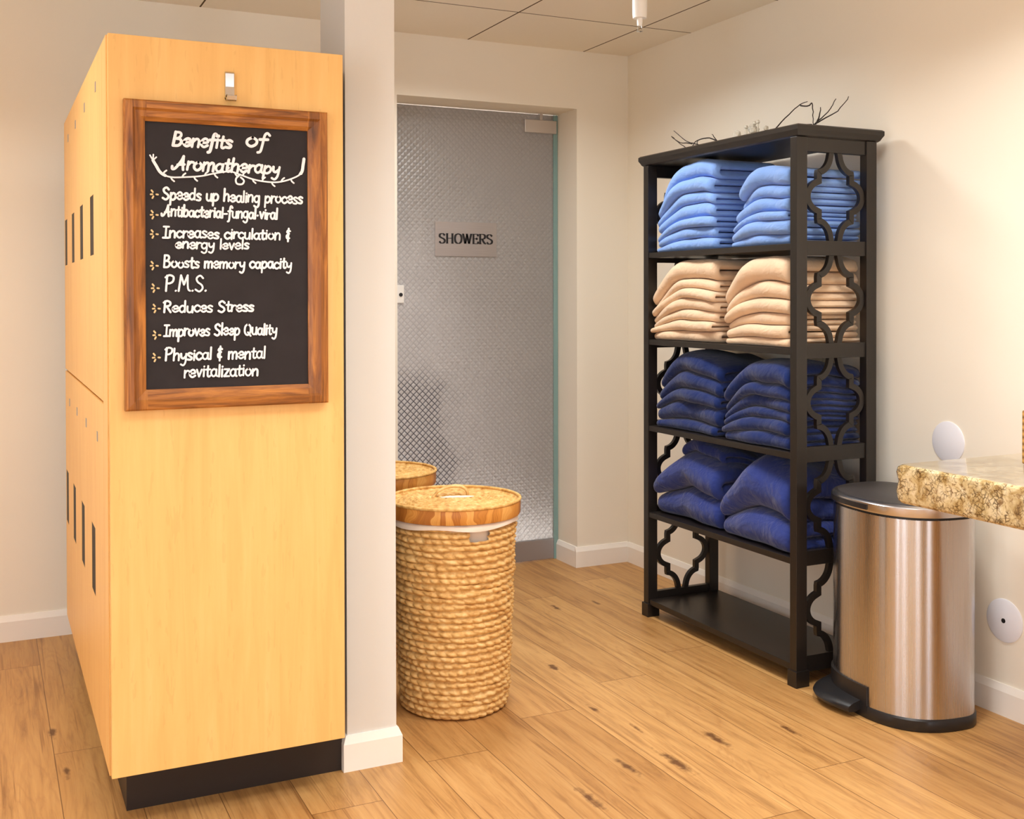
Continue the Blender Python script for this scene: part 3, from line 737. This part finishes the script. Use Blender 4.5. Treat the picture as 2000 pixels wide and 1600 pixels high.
# ------------------------------------------------------------------ folded towels
ORD = ['topmost', 'second from top', 'third from top', 'fourth from top', 'fifth from top', 'sixth from top', 'bottom']
def stack(mat, zs, y0, y1, xf, depth, thick, total, droop, lab, cat, group, seed, jit=.012, puff=.0, shrink=None, name='folded_towel', tilt=0.0):
    rng = random.Random(seed)
    thick = [t*total/sum(thick) for t in thick][::-1]          # bottom first
    n = len(thick)
    NY, NX = 34, 9
    par = []
    for k in range(n):
        par.append(dict(a=y0+rng.uniform(-jit*.4, jit*1.7)+(shrink[0]*k if shrink else 0), b=y1+rng.uniform(-jit, jit)-(shrink[1]*k if shrink else 0), x=xf+rng.uniform(-.010, .012),
            p=[rng.uniform(0, 6.28) for _ in range(6)], am=[rng.uniform(.4, 1) for _ in range(3)], d0=droop[0]*rng.uniform(.75, 1.25), d1=droop[1]*rng.uniform(.75, 1.25)))
    ym, hl = (y0+y1)/2, (y1-y0)/2
    def T(k, x, y):
        P = par[k]; e = max(-1.1, min(1.1, (y-ym)/hl))
        g = 1-(P['d0']*abs(e)**2.6 if e < 0 else P['d1']*abs(e)**1.9)
        fx = max(0, min(1, (x-xf)/depth))
        g *= 1+puff*math.sin(PI*min(1, fx*1.1+.1))
        g *= 1+.09*P['am'][0]*math.sin(3.1*e+P['p'][0])+.035*P['am'][1]*math.sin(7*e+P['p'][2])*math.sin(2*fx+P['p'][1])
        return thick[k]*g
    def base(k, x, y):
        return zs+.001+sum(T(j, x, y)+.0006 for j in range(k))+tilt*0
    for k in range(n):
        P = par[k]; bm = bmesh.new(); rings = []
        if name == 'folded_towel' and zs < .5 and n == 3 and k == 2: P['x'] += .075; P['a'] += .05; P['b'] -= .10
        rE = .010+.10*thick[k]
        for i in range(NY+1):
            f = i/NY
            f = .5-.5*math.cos(PI*f)*(.35+.65*abs(math.cos(PI*f)))**.0 if False else f
            y = P['a']+(P['b']-P['a'])*f
            dE = min(y-P['a'], P['b']-y)
            s = 1.0 if dE >= rE else math.sqrt(max(0.0, 1-(1-dE/rE)**2))
            s = max(.18, s)
            xa = P['x']+.006*math.sin(5*f+P['p'][3])+.004*math.sin(12*f+P['p'][4])+(1-s)*.010
            xb = xf+depth+.004*math.sin(6*f+P['p'][5])
            tf = T(k, xa, y); rad = tf*.25
            cen = []
            for q in range(NX+1):
                x = xb+(xa+2*rad-xb)*q/NX; cen.append((x, base(k, x, y)+T(k, x, y)*.25, (0, -1)))
            for q in range(1, 8):
                a = -PI/2-PI*q/8; x = xa+2*rad
                cen.append((x+rad*math.cos(a), base(k, x, y)+tf*.5+rad*math.sin(a), (math.cos(a), math.sin(a))))
            for q in range(NX+1):
                x = xa+2*rad+(xb-xa-2*rad)*q/NX; cen.append((x, base(k, x, y)+T(k, x, y)*.75, (0, 1)))
            outer = []; inner = []
            for (x, z, nn) in cen:
                tt = T(k, x, y); h = tt*.244*s; hi = tt*.205*s
                outer.append((x+nn[0]*h, y, z+nn[1]*h)); inner.append((x-nn[0]*hi, y, z-nn[1]*hi))
            rings.append(outer+inner[::-1])
        R = loft(bm, rings, True, False, False)
        m_ = len(rings[0]); h_ = m_//2
        for Rg in (R[0], R[-1]):
            for i in range(h_-1): bm.faces.new((Rg[i], Rg[i+1], Rg[m_-2-i], Rg[m_-1-i]))
        o = obj(name, bm, mat, origin=(xf+depth/2, ym, base(k, xf+depth/2, ym)), smooth=180)
        r = n-1-k
        w = 'bottom' if k == 0 else ORD[r]
        tag(o, lab % w, cat, group)

D = .315
g1, g2, g3, g4 = 'light blue towels on the top shelf', 'tan towels on the second shelf', 'navy towels on the third shelf', 'plush navy towels on the fourth shelf'
stack(M_BLUE, 1.496, 3.440, 3.852, 2.474, D, [1.15,.95,.75,.9,.65,.75,.75], .342, (.10,.62), 'light blue folded towel, %s in the blue stack nearer the door', 'towel', g1, 11, shrink=(.003,.007))
stack(M_BLUE, 1.496, 3.000, 3.335, 2.474, D, [1.3,.85,.95,.6,1.0,.7], .272, (.05,.62), 'light blue folded towel, %s in the blue stack nearer the trash can', 'towel', g1, 12, shrink=(.0,.012))
stack(M_TAN, 1.141, 3.425, 3.852, 2.470, D, [1.5,.75,.75,.8,.75,.75,.8], .318, (.06,.46), 'tan folded towel, %s in the tan stack nearer the door', 'towel', g2, 13)
stack(M_TAN, 1.141, 2.998, 3.365, 2.470, D, [1.7,1.1,1.0,.8,.9,.6], .318, (.14,.50), 'tan folded towel, %s in the tan stack nearer the trash can', 'towel', g2, 14)
stack(M_NAVY, .788, 3.412, 3.850, 2.472, D, [1.0,.9,.75,1.05,.6], .285, (.12,.50), 'dark navy folded towel, %s in the third-shelf stack nearer the door', 'towel', g3, 15, puff=.08, shrink=(.0,.006))
stack(M_NAVY, .788, 2.998, 3.375, 2.472, D, [1.25,.8,.7,.6,.85,.85], .285, (.10,.52), 'dark navy folded towel, %s in the third-shelf stack nearer the trash can', 'towel', g3, 16, puff=.08)
stack(M_NAVY2, .432, 3.420, 3.850, 2.474, D, [.40,1.15,1.05], .272, (.16,.40), 'puffy navy folded towel, %s of three in the fourth-shelf stack nearer the door', 'towel', g4, 17, puff=.14)
stack(M_NAVY2, .432, 2.998, 3.392, 2.472, D, [1.35,.95], .268, (.22,.40), 'puffy navy folded towel, %s of two in the fourth-shelf stack nearer the trash can', 'towel', g4, 18, puff=.10)

# ------------------------------------------------------------------ decor on the shelf top
def twigs(seed, c, spec, label):
    rng = random.Random(seed); bm = bmesh.new(); ZT = 1.895
    for st in spec:
        pts = catmull([(c[0]+p[0], c[1]+p[1], ZT+p[2]) for p in st], 4)
        pts = [(p[0]+rng.uniform(-.002, .002), p[1]+rng.uniform(-.002, .002), max(ZT+.003, p[2])) for p in pts]
        tube(bm, pts, .0030, 5, .0013)
    o = obj('twig_bundle', bm, M_TWIG, origin=(c[0], c[1], ZT), smooth=180)
    tag(o, label, 'twigs', 'dry twigs on the shelf top')
twigs(1, (2.60, 3.74, 0), [
  [(0,-.16,.004),(0,-.08,.018),(0,.0,.040),(0,.06,.058),(0,.15,.112)],
  [(0,.02,.042),(.01,.07,.052),(.01,.12,.060),(0,.17,.090)],
  [(0,-.12,.004),(0,-.04,.010),(.01,.05,.022),(0,.10,.050),(0,.17,.092)],
  [(0,-.15,.030),(0,-.10,.050),(-.02,-.05,.046),(0,.02,.030),(.01,.06,.004)],
  [(.02,-.16,.002),(.01,-.13,.040),(0,-.12,.062)],
  [(0,-.05,.004),(0,-.02,.030),(0,-.02,.050)]], 'dry dark twigs on the shelf top at the end nearer the door')
twigs(2, (2.60, 3.08, 0), [
  [(0,.17,.003),(0,.155,.030),(0,.08,.072),(.01,.03,.100),(.01,-.01,.104)],
  [(0,.02,.094),(0,-.02,.086),(0,-.045,.092),(0,-.048,.050),(0,-.050,.004)],
  [(0,-.03,.004),(0,-.06,.020),(0,-.12,.050),(0,-.165,.088)],
  [(0,-.06,.018),(0,-.10,.028),(0,-.17,.046),(0,-.225,.086)],
  [(0,.12,.003),(.01,.07,.030),(0,.02,.026),(0,-.04,.020)],
  [(0,-.07,.022),(0,-.085,.050),(0,-.088,.072)]], 'dry dark twigs on the shelf top at the end nearer the trash can')
bm = bmesh.new(); rng = random.Random(5)
for i in range(13):
    s = rng.uniform(.010, .018); p = Vector((2.60+rng.uniform(-.03, .03), 3.375+rng.uniform(-.055, .055), 1.895+s*.8+(rng.uniform(.018, .045) if i > 6 else 0)))
    r = bmesh.ops.create_icosphere(bm, subdivisions=1, radius=s)
    bmesh.ops.rotate(bm, verts=r['verts'], cent=(0, 0, 0), matrix=Matrix.Rotation(rng.uniform(0, 3), 3, Vector((rng.random(), rng.random(), rng.random()+.1)).normalized()))
    bmesh.ops.translate(bm, verts=r['verts'], vec=p)
for zz, yy in ((.072, 3.405), (.080, 3.355), (.082, 3.335)):
    r = bmesh.ops.create_icosphere(bm, subdivisions=2, radius=.008); bmesh.ops.translate(bm, verts=r['verts'], vec=(2.60, yy, 1.895+zz-.012))
    tube(bm, [(2.60, yy, 1.897), (2.60, yy, 1.895+zz-.014)], .004, 6)
tag(obj('crystal_ornament', bm, M_CRYS, origin=(2.60, 3.375, 1.895)), 'clear crystal ornament between the two twig bunches on the shelf top', 'ornament')

# ------------------------------------------------------------------ trash can
TC = (2.693, 2.677); TW, TD1, TD2, TR, TP = .470, .212, .125, -.083, 2.5
def dshape(off, z, n=72, dz=None):
    out = []
    for i in range(n):
        a = 2*PI*i/n; u, v = math.cos(a), math.sin(a)
        d = (TD1 if v >= 0 else TD2)+off
        su = math.copysign(abs(u)**(2/TP), u)*(TW/2+off); sv = math.copysign(abs(v)**(2/TP), v)*d
        lx, ly = -sv, su
        out.append((TC[0]+lx*math.cos(TR)-ly*math.sin(TR), TC[1]+lx*math.sin(TR)+ly*math.cos(TR), z))
    return out
tc = thing('trash_can', (TC[0], TC[1], 0), 'brushed stainless steel step trash can under the granite counter end', 'trash can')
bm = bmesh.new()
loft(bm, [dshape(0, z) for z in (.030, .036, .2, .4, .6, .636, .640)], True, True, True)
obj('body', bm, M_STEEL, tc, smooth=40, label='brushed steel body')
bm = bmesh.new(); loft(bm, [dshape(o_, z) for o_, z in ((.002, 0), (.005, .004), (.005, .034), (.001, .039))])
obj('base_ring', bm, M_PLAST, tc, smooth=40, label='black plastic base')
bm = bmesh.new(); loft(bm, [dshape(o_, z) for o_, z in ((-.004, .640), (-.004, .648))]); obj('lid_gap', bm, M_PLAST, tc, smooth=40)
bm = bmesh.new(); loft(bm, [dshape(o_, z) for o_, z in ((.003, .648), (.004, .650), (.004, .674), (-.002, .680), (-.012, .681))])
lid = obj('lid', bm, M_STEELRIM, tc, smooth=40, label='polished steel lid rim')
bm = bmesh.new(); loft(bm, [dshape(o_, z) for o_, z in ((-.013, .676), (-.013, .684), (-.05, .689), (-.10, .690))])
obj('lid_top', bm, M_PLAST2, lid, smooth=60, label='dark grey lid top')
def arcband(i0, i1, off, z0, z1, inn=-.004):
    bm = bmesh.new(); rings = []
    for i in range(i0, i1+1):
        o1, i1_ = dshape(off, 0)[i % 72], dshape(inn, 0)[i % 72]
        rings.append([(o1[0], o1[1], z0), (o1[0], o1[1], z1), (i1_[0], i1_[1], z1), (i1_[0], i1_[1], z0)])
    loft(bm, rings); return bm
obj('finger_slot', arcband(8, 20, .0066, .653, .669), M_PLAST, lid, smooth=40)
obj('pedal_housing', arcband(3, 20, .006, .02, .098), M_PLAST, tc, smooth=40, label='black pedal housing')
bm = bmesh.new(); rings = []
P_ = dshape(.0, 0)
prof = [(.002, .052), (.050, .044), (.074, .036), (.080, .028), (.074, .018), (.040, .016), (.002, .024)]
for i in range(4, 20):
    p = Vector(P_[i]); nrm = Vector((math.cos(PI+TR), math.sin(PI+TR), 0))
    e = 1-.35*abs((i-11.5)/7.5)**3
    rings.append([(p.x+nrm.x*a*e, p.y+nrm.y*a*e, z) for a, z in prof])
loft(bm, rings); obj('pedal', bm, M_PLAST, tc, smooth=50, label='black foot pedal')

# ------------------------------------------------------------------ counter and wall plates
bm = bmesh.new()
out = [(KX-.001, 2.28), (2.262, 2.28)]+[(2.237+.025-.025*math.sin(a*PI/12), 2.255+.025*math.cos(a*PI/12)) for a in range(1, 7)]+[(2.237, -.2), (KX-.001, -.2)]
rng = random.Random(2)
rings = []
for o_, z in ((-.006, .757), (.0, .764), (.003, .79), (-.001, .815), (.003, .84), (.0, .854), (-.008, .860)):
    rings.append([(x-(o_ if x < KX-.01 else 0), y+(o_ if y > 2 else 0), z) for x, y in out])
loft(bm, rings)
ct = tag(obj('countertop', bm, M_GRAN, origin=(KX, 1.2, .81), smooth=30), 'thick cream and brown speckled granite counter fixed to the wall', 'counter')
obj('support_panel', B(2.30, KX-.002, .20, .24, 0, .756), M_LAM, ct)
bm = B(2.55, 2.675, 2.005, 2.13, .8603, 1.006)
bk = obj('wicker_box', bm, M_WICK, origin=(2.61, 2.07, .8603), bevel=.004)
tag(bk, 'striped brown wicker box standing on the granite counter', 'box')
def cover(y, z, label, hole):
    t_ = thing('wall_cover_plate', (KX, y, z), label, 'cover plate', 'round white wall plates')
    bm = bmesh.new(); lathe(bm, [(.068, 0), (.068, .003), (.063, .0055), (.001, .0065)], (0, 0), 48)
    bmesh.ops.rotate(bm, verts=bm.verts, cent=(0, 0, 0), matrix=Matrix.Rotation(-PI/2, 3, 'Y')); bmesh.ops.translate(bm, verts=bm.verts, vec=(KX, y, z))
    obj('plate', bm, M_COVER, t_, smooth=30)
    if hole:
        bm = bmesh.new(); lathe(bm, [(.0075, 0), (.0075, .0075)], (0, 0), 16)
        bmesh.ops.rotate(bm, verts=bm.verts, cent=(0, 0, 0), matrix=Matrix.Rotation(-PI/2, 3, 'Y')); bmesh.ops.translate(bm, verts=bm.verts, vec=(KX, y, z))
        obj('screw_hole', bm, M_INK, t_)
cover(2.473, .298, 'round white wall plate with centre hole, below the counter', True)
cover(2.700, .833, 'round white blank wall plate just above the counter end', False)

# ceiling sprinkler
sp = thing('sprinkler', (2.083, 3.33, HC), 'white pendent sprinkler hanging from the ceiling tiles', 'sprinkler')
c = (2.083, 3.33)
bm = bmesh.new(); lathe(bm, [(.024, 2.293), (.0255, 2.308), (.0265, 2.378), (.027, HC)], c, 32); obj('sleeve', bm, M_SPR, sp, smooth=40)
bm = bmesh.new(); lathe(bm, [(.0085, 2.266), (.010, 2.278), (.010, 2.294)], c, 20); obj('neck', bm, M_SPR, sp, smooth=40)
bm = bmesh.new(); tube(bm, [(c[0]-.004, c[1], 2.273), (c[0]-.009, c[1], 2.260), (c[0]-.004, c[1], 2.248)], .0028, 6); tube(bm, [(c[0]+.004, c[1], 2.273), (c[0]+.009, c[1], 2.260), (c[0]+.002, c[1], 2.248)], .0028, 6)
lathe(bm, [(.003, 2.244), (.012, 2.246), (.012, 2.249), (.003, 2.251)], c, 20); obj('deflector', bm, M_CHROME, sp)

# ------------------------------------------------------------------ lights
def area(name, loc, size, power, color=(1, .90, .78), spread=150, rot=(0, 0, 0), shape='DISK', sy=None):
    l = bpy.data.lights.new(name, 'AREA'); l.shape = shape; l.size = size
    if sy: l.size_y = sy
    l.energy = power; l.color = color; l.spread = math.radians(spread)
    o = bpy.data.objects.new(name, l); o.location = loc; o.rotation_euler = rot; COL.objects.link(o); return o
ZL = HC-.012
LC = (.985, .99, .97)
area('downlight', (0.55, 1.55, ZL), .5, 9.0, LC, 130)
area('downlight', (1.45, 1.55, ZL), .5, 11, LC, 130)
area('downlight', (2.02, 2.15, ZL), .4, 14, LC, 140)
area('downlight', (1.75, 3.72, ZL), .4, 22, LC, 155)
area('downlight', (-.55, 3.3, ZL), .4, 16.5, LC, 145)
area('downlight', (0.4, -.4, ZL), .6, 8, LC, 130)
area('downlight', (1.8, -.4, ZL), .6, 12, LC, 130)
area('added_door_glow', (2.1, 5.75, ZL), .4, 120, (1, .97, .93), 62)  # added unseen lamp behind the door, aimed down to lighten the lower glass
w = bpy.data.worlds.new('world'); sc.world = w; w.use_nodes = True
w.node_tree.nodes['Background'].inputs[0].default_value = (1, .95, .9, 1); w.node_tree.nodes['Background'].inputs[1].default_value = .3

# ------------------------------------------------------------------ camera
yaw, pitch, roll = .4442, .0106, -.0019
F = Vector((math.sin(yaw)*math.cos(pitch), math.cos(yaw)*math.cos(pitch), -math.sin(pitch)))
R0 = Vector((math.cos(yaw), -math.sin(yaw), 0)); U0 = R0.cross(F)
R1 = math.cos(roll)*R0+math.sin(roll)*U0; U1 = -math.sin(roll)*R0+math.cos(roll)*U0
cd = bpy.data.cameras.new('camera'); cam = bpy.data.objects.new('camera', cd); COL.objects.link(cam)
cam.matrix_world = Matrix(((R1.x, U1.x, -F.x, 0), (R1.y, U1.y, -F.y, 0), (R1.z, U1.z, -F.z, 1.32), (0, 0, 0, 1)))
cd.sensor_width = 36; cd.sensor_fit = 'HORIZONTAL'; cd.lens = 36*2167.63/2000; cd.shift_y = -(800-601.28)/2000; cd.clip_start = .01
sc.camera = cam
vs = sc.view_settings
vs.view_transform = 'Standard'; vs.look = 'None'; vs.gamma = 1; vs.exposure = 0.0; vs.use_curve_mapping = False
try:
    sc.cycles.use_denoising = True; sc.cycles.max_bounces = 10; sc.cycles.diffuse_bounces = 6; sc.cycles.sample_clamp_indirect = 6
except Exception: pass
